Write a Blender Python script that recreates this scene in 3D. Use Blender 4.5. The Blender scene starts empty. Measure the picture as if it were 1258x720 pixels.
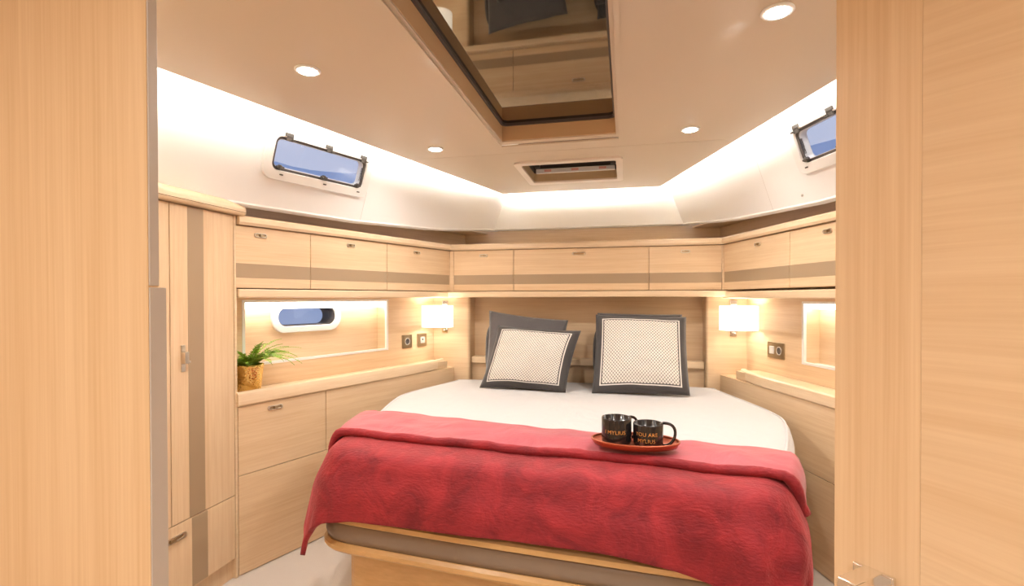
import bpy, bmesh, math, random
from math import sin, cos, pi, radians, sqrt, atan2
from mathutils import Vector, Matrix, noise
random.seed(7)
SC = bpy.context.scene
COL = SC.collection
# ------------------------------------------------------------------ camera
FPX, PPY, EYE = 626.2, 372.3, 1.2
yaw, pitch, roll = radians(-12.595), radians(-.553), radians(-.126)
Fv = Vector((sin(yaw)*cos(pitch), cos(yaw)*cos(pitch), sin(pitch)))
R0 = Vector((cos(yaw), -sin(yaw), 0)); U0 = R0.cross(Fv)
Rv = R0*cos(roll) + U0*sin(roll); Uv = -R0*sin(roll) + U0*cos(roll)
cam_d = bpy.data.cameras.new('camera'); cam = bpy.data.objects.new('camera', cam_d); COL.objects.link(cam)
cam_d.sensor_width = 36; cam_d.lens = FPX/1258*36; cam_d.shift_y = (PPY-360)/1258
cam_d.clip_start = .02; cam_d.clip_end = 2000
cam.matrix_world = Matrix(((Rv.x, Uv.x, -Fv.x, 0), (Rv.y, Uv.y, -Fv.y, 0), (Rv.z, Uv.z, -Fv.z, EYE), (0, 0, 0, 1)))
SC.camera = cam
# ------------------------------------------------------------------ world, exposure, light levels
SC.view_settings.view_transform = 'Standard'; SC.view_settings.look = 'None'
SC.view_settings.exposure = 0.58; SC.view_settings.gamma = 1; SC.view_settings.use_curve_mapping = False
W = bpy.data.worlds.new('world'); SC.world = W; W.use_nodes = True
bgn = W.node_tree.nodes['Background']; bgn.inputs[0].default_value = (.46, .50, .66, 1); bgn.inputs[1].default_value = 0.78
LAMP_COL = (1, .955, .90)
P_DOWN, P_SHADE, P_PASS = 3.8, .13, 6.8
E_COVE, E_NICHE, E_DOWN, E_SHADE = 52, 6, 30, 1.1

# ------------------------------------------------------------------ pixel -> place helpers (1258x720 frame)
O3 = Vector((0, 0, EYE))
def ray(x, y): return Rv*((x-629)/FPX) - Uv*((y-PPY)/FPX) + Fv
def atz(x, y, z): d = ray(x, y); return O3 + d*((z-EYE)/d.z)
def plane(x, y, n, c): d = ray(x, y); return O3 + d*((c - n.dot(O3))/n.dot(d))
def atY(x, y, Y): return plane(x, y, Vector((0, 1, 0)), Y)
aL, aR = radians(19.2), radians(17.4)
nL, nR = Vector((cos(aL), -sin(aL), 0)), Vector((-cos(aR), -sin(aR), 0))
dL, dR = Vector((sin(aL), cos(aL), 0)), Vector((-sin(aR), cos(aR), 0))
CL, CR = -2.154, -1.515
YB = 3.25
def FL(s, e, z): return nL*(CL+e) + dL*s + Vector((0, 0, z))     # left wall frame: along, into the room, up
def FR(s, e, z): return nR*(CR+e) + dR*s + Vector((0, 0, z))
def FB(s, e, z): return Vector((s, YB-e, z))                     # back wall frame
def FW(x, y, z): return Vector((x, y, z))
def pL(x, y, e=0): p = plane(x, y, nL, CL+e); return dL.dot(p), p.z
def pR(x, y, e=0): p = plane(x, y, nR, CR+e); return dR.dot(p), p.z
def sL(Y, e=0): return (Y - nL.y*(CL+e))/dL.y                    # wall coordinate at a given world Y
def sR(Y, e=0): return (Y - nR.y*(CR+e))/dR.y

# ------------------------------------------------------------------ materials
MATS = {}
def newmat(name):
    m = bpy.data.materials.new(name); m.use_nodes = True; MATS[name] = m
    return m, m.node_tree.nodes, m.node_tree.links, m.node_tree.nodes['Principled BSDF']
def plain(name, col, rough=.5, metal=0, spec=.5, **kw):
    m, N, L, b = newmat(name)
    b.inputs['Base Color'].default_value = (*col, 1); b.inputs['Roughness'].default_value = rough
    b.inputs['Metallic'].default_value = metal; b.inputs['Specular IOR Level'].default_value = spec
    for k, v in kw.items(): b.inputs[k.replace('_', ' ')].default_value = v
    return m
def math_n(N, L, op, a, b=None, clamp=False):
    n = N.new('ShaderNodeMath'); n.operation = op; n.use_clamp = clamp
    for i, v in enumerate((a, b)):
        if v is None: continue
        if isinstance(v, (int, float)): n.inputs[i].default_value = v
        else: L.new(v, n.inputs[i])
    return n.outputs[0]
def mix_n(N, L, f, a, b):
    n = N.new('ShaderNodeMix'); n.data_type = 'RGBA'
    L.new(f, n.inputs[0]) if not isinstance(f, (int, float)) else setattr(n.inputs[0], 'default_value', f)
    for i, v in ((6, a), (7, b)):
        if isinstance(v, tuple): n.inputs[i].default_value = (*v, 1)
        else: L.new(v, n.inputs[i])
    return n.outputs[2]
def wood(name, c1, c2, scale, rough=.38, wav=0., coat=.15):
    m, N, L, b = newmat(name)
    g = N.new('ShaderNodeNewGeometry'); mp = N.new('ShaderNodeMapping'); mp.inputs['Scale'].default_value = scale
    src = g.outputs['Position']
    if wav:
        n0 = N.new('ShaderNodeTexNoise'); n0.inputs['Scale'].default_value = 1.7; n0.inputs['Detail'].default_value = 1
        L.new(src, n0.inputs['Vector'])
        vm = N.new('ShaderNodeVectorMath'); vm.operation = 'MULTIPLY_ADD'; L.new(n0.outputs['Color'], vm.inputs[0])
        vm.inputs[1].default_value = (0, 0, wav); L.new(src, vm.inputs[2]); src = vm.outputs[0]
    L.new(src, mp.inputs['Vector'])
    n1 = N.new('ShaderNodeTexNoise'); n1.inputs['Scale'].default_value = 1; n1.inputs['Detail'].default_value = 5; n1.inputs['Roughness'].default_value = .65
    L.new(mp.outputs[0], n1.inputs['Vector'])
    mp2 = N.new('ShaderNodeMapping'); mp2.inputs['Scale'].default_value = tuple(s*4.3 for s in scale); L.new(src, mp2.inputs['Vector'])
    n2 = N.new('ShaderNodeTexNoise'); n2.inputs['Scale'].default_value = 1; n2.inputs['Detail'].default_value = 3
    L.new(mp2.outputs[0], n2.inputs['Vector'])
    s = math_n(N, L, 'ADD', math_n(N, L, 'MULTIPLY', n1.outputs[0], .65), math_n(N, L, 'MULTIPLY', n2.outputs[0], .35))
    r = N.new('ShaderNodeMapRange'); r.inputs[1].default_value = .36; r.inputs[2].default_value = .66; L.new(s, r.inputs[0])
    L.new(mix_n(N, L, r.outputs[0], c2, c1), b.inputs['Base Color'])
    b.inputs['Roughness'].default_value = rough; b.inputs['Coat Weight'].default_value = coat; b.inputs['Coat Roughness'].default_value = .25
    bp = N.new('ShaderNodeBump'); bp.inputs['Strength'].default_value = .04; bp.inputs['Distance'].default_value = .002
    L.new(s, bp.inputs['Height']); L.new(bp.outputs[0], b.inputs['Normal'])
    return m
def emit(name, col, st):
    m, N, L, b = newmat(name)
    b.inputs['Base Color'].default_value = (.8, .8, .8, 1)
    b.inputs['Emission Color'].default_value = (*col, 1); b.inputs['Emission Strength'].default_value = st
    return m
OAK1, OAK2 = (.83, .63, .41), (.72, .505, .295)
wood('oak_level_grain', OAK1, OAK2, (1.6, 1.6, 55))
wood('oak_upright_grain', OAK1, OAK2, (42, 42, 1.5))
wood('oak_solid_edge', (.84, .65, .44), (.75, .55, .34), (4, 4, 90), coat=.3)
wood('oak_door_stile', (.83, .61, .38), (.72, .49, .275), (75, 75, 1.2), rough=.36, coat=.25)
wood('oak_door_panel', (.83, .62, .395), (.74, .52, .305), (1.5, 1.5, 60), rough=.34, wav=.13, coat=.25)
wood('oak_honey', (.74, .47, .20), (.62, .37, .14), (6, 6, 30), coat=.3)
plain('taupe_inlay', (.40, .285, .175), .45)
plain('taupe_leather', (.27, .20, .145), .42)
plain('gap_dark', (.16, .09, .04), .8)
plain('white_liner', (.90, .89, .87), .45)
plain('cream_ceiling', (.62, .515, .385), .42, Coat_Weight=.1)
plain('white_plastic', (.86, .85, .82), .3)
plain('dark_rubber', (.07, .06, .055), .45)
plain('bracket_grey', (.10, .09, .08), .35, .3)
plain('chrome', (.88, .86, .83), .12, 1)
plain('brushed_nickel', (.70, .64, .55), .28, 1)
plain('bronze_plate', (.50, .40, .26), .32, .9)
plain('socket_grey', (.62, .58, .52), .4)
plain('grey_seal', (.55, .50, .45), .3)
plain('gold_pot', (.92, .66, .24), .25, 1)
plain('soil', (.05, .035, .02), .9)
plain('mug_black', (.016, .013, .013), .18, Coat_Weight=.4)
plain('gold_print', (.85, .40, .10), .35, .4)
plain('red_print', (.70, .10, .06), .4)
plain('copper_tray', (.45, .11, .05), .3, .6)
plain('cream_frame', (.78, .68, .57), .35)
plain('pink_tab', (.80, .42, .36), .5)
plain('tan_blind', (.50, .36, .20), .6)
plain('hatch_wood', (.68, .48, .27), .5)
plain('tray_foot', (.3, .08, .04), .5)
plain('hill', (.50, .64, .88), 1, spec=0)  # blue of the distant air haze is put into the hills' base colour
plain('sea', (.62, .69, .78), .4)
emit('cove_led', (1, .97, .925), E_COVE)
emit('niche_led', (1, .965, .92), E_NICHE)
emit('lamp_lens', (1, .96, .90), E_DOWN)
def fabric(name, col, rough=.85, bump=.15, sc=500, sheen=.3, wr=0.):
    m, N, L, b = newmat(name)
    b.inputs['Base Color'].default_value = (*col, 1); b.inputs['Roughness'].default_value = rough; b.inputs['Sheen Weight'].default_value = sheen
    tc = N.new('ShaderNodeTexCoord'); n = N.new('ShaderNodeTexNoise'); n.inputs['Scale'].default_value = sc; L.new(tc.outputs['Object'], n.inputs['Vector'])
    bp = N.new('ShaderNodeBump'); bp.inputs['Strength'].default_value = bump; bp.inputs['Distance'].default_value = .002
    L.new(n.outputs[0], bp.inputs['Height'])
    if wr:
        n2 = N.new('ShaderNodeTexNoise'); n2.inputs['Scale'].default_value = 7; n2.inputs['Detail'].default_value = 3; n2.inputs['Distortion'].default_value = 1.2
        L.new(tc.outputs['Object'], n2.inputs['Vector'])
        b2 = N.new('ShaderNodeBump'); b2.inputs['Strength'].default_value = wr; b2.inputs['Distance'].default_value = .02
        L.new(n2.outputs[0], b2.inputs['Height']); L.new(b2.outputs[0], bp.inputs['Normal'])
    L.new(bp.outputs[0], b.inputs['Normal'])
    return m
fabric('white_sheet', (.58, .565, .56), wr=.25)
fabric('charcoal_cotton', (.050, .045, .045), wr=.3)
fabric('grey_cotton', (.115, .105, .105), wr=.3)
fabric('carpet', (.62, .56, .50), bump=.5, sc=260)
def plush():
    m, N, L, b = newmat('red_plush')
    tc = N.new('ShaderNodeTexCoord')
    n = N.new('ShaderNodeTexNoise'); n.inputs['Scale'].default_value = 9; n.inputs['Detail'].default_value = 5; n.inputs['Roughness'].default_value = .62; n.inputs['Distortion'].default_value = .8
    L.new(tc.outputs['Object'], n.inputs['Vector'])
    r = N.new('ShaderNodeMapRange'); r.inputs[1].default_value = .35; r.inputs[2].default_value = .68; L.new(n.outputs[0], r.inputs[0])
    L.new(mix_n(N, L, r.outputs[0], (.19, .006, .013), (.38, .020, .028)), b.inputs['Base Color'])
    b.inputs['Roughness'].default_value = .75; b.inputs['Sheen Weight'].default_value = .5; b.inputs['Sheen Roughness'].default_value = .4
    b.inputs['Sheen Tint'].default_value = (1, .30, .30, 1)
    mp = N.new('ShaderNodeMapping'); mp.inputs['Scale'].default_value = (60, 170, 170); L.new(tc.outputs['Object'], mp.inputs['Vector'])
    n2 = N.new('ShaderNodeTexNoise'); n2.inputs['Scale'].default_value = 1; n2.inputs['Detail'].default_value = 3; L.new(mp.outputs[0], n2.inputs['Vector'])
    h = math_n(N, L, 'ADD', math_n(N, L, 'MULTIPLY', n2.outputs[0], .5), math_n(N, L, 'MULTIPLY', n.outputs[0], 1.5))
    bp = N.new('ShaderNodeBump'); bp.inputs['Strength'].default_value = .7; bp.inputs['Distance'].default_value = .008
    L.new(h, bp.inputs['Height']); L.new(bp.outputs[0], b.inputs['Normal'])
plush()
fabric('pink_satin', (.46, .065, .095), rough=.5, bump=.1, sc=900, sheen=.25, wr=.35)
def cushion_print():
    m, N, L, b = newmat('lattice_print')
    uv = N.new('ShaderNodeUVMap'); uv.uv_map = 'UVMap'; sp = N.new('ShaderNodeSeparateXYZ'); L.new(uv.outputs[0], sp.inputs[0])
    u, v = sp.outputs[0], sp.outputs[1]
    M = lambda op, a, c=None: math_n(N, L, op, a, c)
    ax = M('MULTIPLY', M('ABSOLUTE', M('SUBTRACT', u, .5)), 2); ay = M('MULTIPLY', M('ABSOLUTE', M('SUBTRACT', v, .5)), 2)
    mx = M('MAXIMUM', ax, ay)
    c = M('ADD', M('COSINE', M('MULTIPLY', u, 2*pi*30)), M('COSINE', M('MULTIPLY', v, 2*pi*24)))
    line = M('LESS_THAN', M('ABSOLUTE', c), .34)
    lat = mix_n(N, L, line, (.80, .75, .68), (.10, .085, .075))
    d1 = M('GREATER_THAN', mx, .80); w1 = M('GREATER_THAN', mx, .825); d2 = M('GREATER_THAN', mx, .85)
    c1 = mix_n(N, L, d1, lat, (.09, .08, .075)); c2 = mix_n(N, L, w1, c1, (.78, .74, .68)); c3 = mix_n(N, L, d2, c2, (.058, .052, .050))
    L.new(c3, b.inputs['Base Color']); b.inputs['Roughness'].default_value = .85; b.inputs['Sheen Weight'].default_value = .2
    tc = N.new('ShaderNodeTexCoord'); n2 = N.new('ShaderNodeTexNoise'); n2.inputs['Scale'].default_value = 7; n2.inputs['Distortion'].default_value = 1; L.new(tc.outputs['Object'], n2.inputs['Vector'])
    bp = N.new('ShaderNodeBump'); bp.inputs['Strength'].default_value = .25; bp.inputs['Distance'].default_value = .02; L.new(n2.outputs[0], bp.inputs['Height']); L.new(bp.outputs[0], b.inputs['Normal'])
cushion_print()
def pane_mat(name, tint, refl):
    m, N, L, b = newmat(name); N.remove(b)
    t = N.new('ShaderNodeBsdfTransparent'); t.inputs[0].default_value = (*tint, 1)
    g = N.new('ShaderNodeBsdfGlossy'); g.inputs['Roughness'].default_value = .02
    lw = N.new('ShaderNodeLayerWeight'); lw.inputs[0].default_value = .5
    fr_ = math_n(N, L, 'ADD', math_n(N, L, 'MULTIPLY', math_n(N, L, 'POWER', lw.outputs['Facing'], 4), .6), .04)
    mx = N.new('ShaderNodeMixShader'); L.new(fr_, mx.inputs[0]); L.new(t.outputs[0], mx.inputs[1]); L.new(g.outputs[0], mx.inputs[2])
    L.new(mx.outputs[0], N['Material Output'].inputs[0])
pane_mat('window_glass', (.92, .94, .97), 1.35)
plain('smoked_mirror', (.25, .225, .185), .03, 1)
def shade_mat():
    m, N, L, b = newmat('lamp_shade_fabric')
    b.inputs['Base Color'].default_value = (.9, .87, .82, 1); b.inputs['Roughness'].default_value = .8
    b.inputs['Emission Color'].default_value = (1, .93, .83, 1); b.inputs['Emission Strength'].default_value = E_SHADE
shade_mat()
def hammered():
    m = MATS['gold_pot']; N, L = m.node_tree.nodes, m.node_tree.links; b = N['Principled BSDF']
    tc = N.new('ShaderNodeTexCoord'); v = N.new('ShaderNodeTexVoronoi'); v.inputs['Scale'].default_value = 110; L.new(tc.outputs['Object'], v.inputs['Vector'])
    bp = N.new('ShaderNodeBump'); bp.inputs['Strength'].default_value = .6; bp.inputs['Distance'].default_value = .004; L.new(v.outputs['Distance'], bp.inputs['Height']); L.new(bp.outputs[0], b.inputs['Normal'])
hammered()
def leafmat():
    m, N, L, b = newmat('fern_green')
    g = N.new('ShaderNodeObjectInfo')
    tc = N.new('ShaderNodeTexCoord'); n = N.new('ShaderNodeTexNoise'); n.inputs['Scale'].default_value = 25; L.new(tc.outputs['Object'], n.inputs['Vector'])
    L.new(mix_n(N, L, n.outputs[0], (.12, .32, .02), (.50, .68, .10)), b.inputs['Base Color'])
    b.inputs['Roughness'].default_value = .5
leafmat()

# ------------------------------------------------------------------ mesh helpers
class MB:
    def __init__(s): s.v = []; s.f = []; s.uv = None
    def add(s, vs, fs):
        o = len(s.v); s.v += [Vector(p) for p in vs]; s.f += [tuple(i+o for i in f) for f in fs]; return s
    def box(s, fr, a, b, c):
        p = [fr(x, y, z) for x in a for y in b for z in c]
        return s.add(p, [(0,1,3,2),(4,6,7,5),(0,4,5,1),(2,3,7,6),(0,2,6,4),(1,5,7,3)])
    def prism(s, fr, poly, z0, z1):            # poly in (a,b), extruded along the third coordinate
        n = len(poly); p = [fr(a, b, z0) for a, b in poly] + [fr(a, b, z1) for a, b in poly]
        return s.add(p, [tuple(range(n))[::-1], tuple(range(n, 2*n))] + [(i, (i+1) % n, n+(i+1) % n, n+i) for i in range(n)])
    def loft(s, rings, closed=True, cap0=False, cap1=False):
        n = len(rings[0]); vs = [p for r in rings for p in r]; fs = []
        for k in range(len(rings)-1):
            for i in range(n if closed else n-1):
                j = (i+1) % n; fs.append((k*n+i, k*n+j, (k+1)*n+j, (k+1)*n+i))
        if cap0: fs.append(tuple(range(n))[::-1])
        if cap1: fs.append(tuple(range((len(rings)-1)*n, len(rings)*n)))
        return s.add(vs, fs)
    def tube(s, pts, r, n=8, caps=True):
        pts = [Vector(p) for p in pts]; rings = []; ref = None
        for i, p in enumerate(pts):
            t = (pts[min(i+1, len(pts)-1)] - pts[max(i-1, 0)]).normalized()
            if ref is None: ref = Vector((0, 0, 1)) if abs(t.z) < .9 else Vector((1, 0, 0))
            a = (ref - t*ref.dot(t)).normalized(); ref = a; b = t.cross(a)
            rr = r[i] if isinstance(r, (list, tuple)) else r
            rings.append([p + a*(rr*cos(2*pi*k/n)) + b*(rr*sin(2*pi*k/n)) for k in range(n)])
        return s.loft(rings, True, caps, caps)
    def lathe(s, c, prof, n=32, axis=(0, 0, 1), sx=1, sy=1, capb=True, capt=True):
        ax = Vector(axis).normalized(); a = Vector((1, 0, 0)) if abs(ax.x) < .9 else Vector((0, 1, 0)); a = (a - ax*a.dot(ax)).normalized(); b = ax.cross(a)
        c = Vector(c)
        return s.loft([[c + ax*z + a*(r*sx*cos(2*pi*k/n)) + b*(r*sy*sin(2*pi*k/n)) for k in range(n)] for r, z in prof], True, capb, capt)
    def build(s, name, mat, parent=None, smooth=False, bevel=0, seg=2, solid=0, sub=0, ang=40):
        base = Vector((0, 0, 0))
        if parent is not None: base = parent.get('_w', None); base = Vector(base) if base is not None else Vector((0, 0, 0))
        me = bpy.data.meshes.new(name); me.from_pydata([tuple(p - base) for p in s.v], [], s.f); me.validate()
        bm = bmesh.new(); bm.from_mesh(me); bmesh.ops.recalc_face_normals(bm, faces=bm.faces); bm.to_mesh(me); bm.free()
        me.materials.append(MATS[mat])
        if smooth:
            me.polygons.foreach_set('use_smooth', [True]*len(me.polygons))
        o = bpy.data.objects.new(name, me); COL.objects.link(o)
        if parent is not None: o.parent = parent
        o['_w'] = tuple(base)
        if solid:
            m = o.modifiers.new('solid', 'SOLIDIFY'); m.thickness = solid; m.offset = 0
        if bevel:
            m = o.modifiers.new('bevel', 'BEVEL'); m.width = bevel; m.segments = seg; m.limit_method = 'ANGLE'; m.angle_limit = radians(ang)
            me.polygons.foreach_set('use_smooth', [True]*len(me.polygons)); m.harden_normals = True
        if sub:
            m = o.modifiers.new('sub', 'SUBSURF'); m.levels = sub; m.render_levels = sub
        return o
def thing(name, loc, label, cat, group=None):
    o = bpy.data.objects.new(name, None); COL.objects.link(o); o.empty_display_size = .1; o.location = loc; o['_w'] = tuple(loc)
    o['label'] = label; o['category'] = cat
    if group: o['group'] = group
    return o
def struct(name, loc=(0, 0, 0)):
    o = bpy.data.objects.new(name, None); COL.objects.link(o); o.location = loc; o['_w'] = tuple(loc); o['kind'] = 'structure'; return o
def S(o): o['kind'] = 'structure'; return o
def tag(o, label, cat, group=None):
    o['label'] = label; o['category'] = cat
    if group: o['group'] = group
    return o
def bx(fr, a, b, c): return MB().box(fr, a, b, c)
def rrect(w, h, r, n=6):
    pts = []
    for cx, cy, a0 in ((w/2-r, h/2-r, 0), (-w/2+r, h/2-r, 90), (-w/2+r, -h/2+r, 180), (w/2-r, -h/2+r, 270)):
        for k in range(n+1):
            a = radians(a0 + 90*k/n); pts.append((cx+r*cos(a), cy+r*sin(a)))
    return pts
def ringmesh(fr, out, inn, d0, d1):            # flat ring between two outlines, from depth d0 to d1
    m = MB()
    m.loft([[fr(a, b, d0) for a, b in out], [fr(a, b, d1) for a, b in out], [fr(a, b, d1) for a, b in inn], [fr(a, b, d0) for a, b in inn], [fr(a, b, d0) for a, b in out]])
    return m
def lamp_area(name, loc, size, power, parent=None, direction=(0, 0, -1), spread=150):
    d = bpy.data.lights.new(name, 'AREA'); d.shape = 'DISK'; d.size = size; d.energy = power; d.color = LAMP_COL; d.spread = radians(spread)
    o = bpy.data.objects.new(name, d); COL.objects.link(o); o.location = loc
    o.rotation_euler = Vector(direction).to_track_quat('-Z', 'Y').to_euler()
    if parent is not None:
        o.parent = parent; o.location = Vector(loc) - Vector(parent['_w'])
    return o

# ================================================================== STRUCTURE
ZC = 1.94
MB().box(FW, (-3.2, 2.6), (-1.7, 4.2), (-.03, 0)).build('floor', 'carpet')['kind'] = 'structure'
TIL = .36
def eliner(z): return .03 + (z-1.615)*TIL
# ---- ceiling: two panels with a joint, hatch openings left free
def cxl(Y): return -1.461 + .2785*(Y-1.352)
def cxr(Y): return .696 - .299*(Y-1.939)
ceil = struct('ceiling', (0, 0, ZC))
HX0, HX1, HY0, HY1 = -.603, -.020, .93, 2.475        # big hatch opening in the ceiling
VX0, VX1, VY0, VY1 = -.585, -.035, 2.76, 3.22        # small hatch opening
def ceil_panel(y0, y1, ox0, ox1, oy0, oy1):
    m = MB(); z0, z1 = ZC, ZC+.018
    for a, b in ((y0, oy0), (oy0, oy1), (oy1, y1)):
        if b - a < 1e-4: continue
        if (a, b) == (oy0, oy1):
            m.prism(FW, [(cxl(a), a), (ox0, a), (ox0, b), (cxl(b), b)], z0, z1); m.prism(FW, [(ox1, a), (cxr(a), a), (cxr(b), b), (ox1, b)], z0, z1)
        else:
            m.prism(FW, [(cxl(a), a), (cxr(a), a), (cxr(b), b), (cxl(b), b)], z0, z1)
    return m.build('ceiling_panel', 'cream_ceiling', ceil)
ceil_panel(.2, 2.549, HX0, HX1, HY0, HY1)
ceil_panel(2.552, 3.527, VX0, VX1, VY0, VY1)
bx(FW, (-1.08, .45), (2.50, 2.60), (ZC+.0185, ZC+.024)).build('joint_backing', 'cream_ceiling', ceil)
bx(FW, (-1.9, 1.5), (-1.7, .2), (ZC, ZC+.02)).build('passage_panel', 'cream_ceiling', ceil)
_pl = [FL(sL(y), eliner(2.09)-.03, 0) for y in (.40, 3.66)]; _pr = [FR(sR(y), eliner(2.09)-.03, 0) for y in (3.66, .02)]
MB().prism(FW, [(p.x, p.y) for p in _pl + _pr] + [(1.0, .02), (1.0, -1.7), (-1.0, -1.7), (-1.0, .40)], 2.09, 2.13).build('deck_underside', 'white_liner', ceil)
# ---- white coachroof liner (left, back, right), with window holes
ZT = 2.09
wlu = struct('wall_upper', (0, 0, 1.6))
def zbot(Y):
    pts = [(-1, 1.612), (2.35, 1.613), (3.0, 1.644), (3.25, 1.668), (3.64, 1.712), (4, 1.72)]
    for (a, za), (b, zb) in zip(pts, pts[1:]):
        if Y <= b: return za + (zb-za)*(Y-a)/(b-a)
    return pts[-1][1]
YLB = 3.64
WIN = {}
def liner_side(fr, sf, pf, win_px, sign):
    # window box in wall coordinates from pixels
    ez = .11
    s0, z1 = pf(*win_px[0], ez); s1, z0 = pf(*win_px[1], ez)
    if s0 > s1: s0, s1 = s1, s0
    z0, z1 = 1.768, 1.908
    rows = lambda s, Y: [zbot(Y), 1.735, z0, z1, 1.95, ZT]
    cols = sorted([sf(y) for y in (.42, .8, 1.2, 1.6, 2.6, 2.8, 3.0, 3.1, 3.2, 3.3, 3.4, 3.5, 3.6, 3.72)] + [s0, s1])
    cols = [c for c in cols if c in (s0, s1) or not (s0 < c < s1)]
    m = MB(); grid = []
    for c in cols:
        Y = fr(c, .1, 0).y
        grid.append([fr(c, eliner(z), z) for z in rows(c, Y)])
    nr = 6
    m.v = [p for g in grid for p in g]
    for i in range(len(cols)-1):
        for k in range(nr-1):
            if abs(cols[i]-s0) < 1e-6 and k == 2: continue
            m.f.append((i*nr+k, (i+1)*nr+k, (i+1)*nr+k+1, i*nr+k+1))
    # rolled lower edge
    for i in range(len(cols)-1):
        a, b = grid[i][0], grid[i+1][0]; n = (nL if sign > 0 else nR)
        prof = [(0, 0), (.002, -.008), (-.008, -.014), (-.03, -.016)]
        m.loft([[p + n*e + Vector((0, 0, dz)) for e, dz in prof] for p in (a, b)], closed=False)
    o = m.build('liner_panel', 'white_liner', wlu, smooth=False)
    WIN[sign] = (s0, s1, z0, z1)
liner_side(FL, sL, pL, ((334, 168), (446.5, 226)), 1)
liner_side(FR, sR, pR, ((983, 160), (1100, 200)), -1)
m = MB(); nb = 24
m.loft([[Vector((-1.0+1.435*i/nb, YLB, z)) for i in range(nb+1)] for z in (1.712, ZT)], closed=False)
m.loft([[Vector((-1.0+1.435*i/nb, YLB+dy, 1.712+dz)) for i in range(nb+1)] for dy, dz in ((0, 0), (-.002, -.008), (.008, -.014), (.03, -.016))], closed=False)
m.build('liner_panel', 'white_liner', wlu)
for fr, sf, Ys in ((FL, sL, 2.49), (FR, sR, 2.72)):      # vertical joint lines of the liner
    m = MB(); p = [fr(sf(Ys)+ds, eliner(z)+.0012, z) for z in (1.62, 1.93) for ds in (0, .0016)]
    m.add(p, [(0, 1, 3, 2)]).build('liner_joint', 'grey_seal', wlu)
for fr, q in ((FR, pR(987, 240, .04)),):
    m = MB(); m.lathe(fr(q[0], .045, q[1]), [(.006, 0), (.006, .003), (.003, .004)], 12, axis=nR).build('screw_cap', 'grey_seal', wlu, smooth=True)
# ---- outer shell behind cabinets
for nm, fr, sf in (('wall_outer_left', FL, sL), ('wall_outer_right', FR, sR)):
    S(bx(fr, (sf(.3), sf(4.0)), (-.70, -.66), (0, .86)).box(fr, (sf(.3), sf(4.0)), (-.70, -.66), (1.30, 1.68)).build(nm, 'oak_level_grain'))
S(bx(FW, (-1.72, 1.15), (3.72, 3.78), (0, 1.76)).build('wall_outer_back', 'oak_level_grain'))
for nm, fr, sf in (('wall_shelf_left', FL, sL), ('wall_shelf_right', FR, sR)):             # back of the open shelf and its lid, above the overhead cabinets
    bx(fr, (sf(1.95), sf(3.70)), (-.22, -.20), (1.56, 1.68)).build(nm, 'oak_level_grain')['kind'] = 'structure'
    m = MB(); m.prism(lambda a, b, s: fr(s, a, b), [(-.70, 1.68), (-.02, 1.68), (-.02, 1.69), (-.70, 1.69)], sf(1.95), sf(3.70)).build(nm+'_lid', 'oak_level_grain')['kind'] = 'structure'
# ---- lower wall panels (with lit niches) behind the worktops
EW = -.15
def niche_wall(name, fr, s_lo, s_hi, n0, n1, z0n, z1n, depth):
    w = struct(name, (0, 0, 0))
    a = [s_lo, n0, n1, s_hi]; z = [.70, z0n, z1n, 1.26]
    m = MB(); m.v = [fr(s, EW, q) for s in a for q in z]
    for i in range(3):
        for k in range(3):
            if i == 1 and k == 1: continue
            m.f.append((i*4+k, (i+1)*4+k, (i+1)*4+k+1, i*4+k+1))
    m.build('wall_panel', 'oak_level_grain', w)
    P = lambda i, e, k: fr((n0, n1)[i], (EW, EW-depth)[e], (z0n, z1n)[k])
    MB().add([P(0,0,0), P(0,1,0), P(0,1,1), P(0,0,1)], [(0,1,2,3)]).build('niche_jamb', 'oak_level_grain', w)
    MB().add([P(1,0,0), P(1,1,0), P(1,1,1), P(1,0,1)], [(0,1,2,3)]).build('niche_jamb', 'oak_level_grain', w)
    MB().add([P(0,0,0), P(0,1,0), P(1,1,0), P(1,0,0)], [(0,1,2,3)]).build('niche_sill', 'white_plastic', w)
    MB().add([P(0,0,1), P(0,1,1), P(1,1,1), P(1,0,1)], [(0,1,2,3)]).build('niche_top', 'oak_level_grain', w)
    f2 = lambda a_, b_, d_: fr((n0+n1)/2+a_, EW+d_, (z0n+z1n)/2+b_)
    W2, H2 = n1-n0, z1n-z0n
    R4 = lambda x, y: [(-x, -y), (x, -y), (x, y), (-x, y)]
    ringmesh(f2, R4(W2/2+.002, H2/2+.002), R4(W2/2-.012, H2/2-.010), -.012, .003).build('niche_edge', 'white_plastic', w)
    return w
NDEP = .09
qa, qb = pL(297.5, 368, EW), pL(476.5, 431, EW)
nl0, nl1 = qa[0], qb[0]
wl = niche_wall('wall_left', FL, sL(1.78), sL(3.34, EW), nl0, nl1, .885, 1.192, NDEP)
qr = pR(986, 400, EW)
nr1, nr0 = qr[0], qr[0]-.86
wr = niche_wall('wall_right', FR, sR(.6), sR(3.34, EW), nr0, nr1, .868, 1.178, NDEP)
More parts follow.
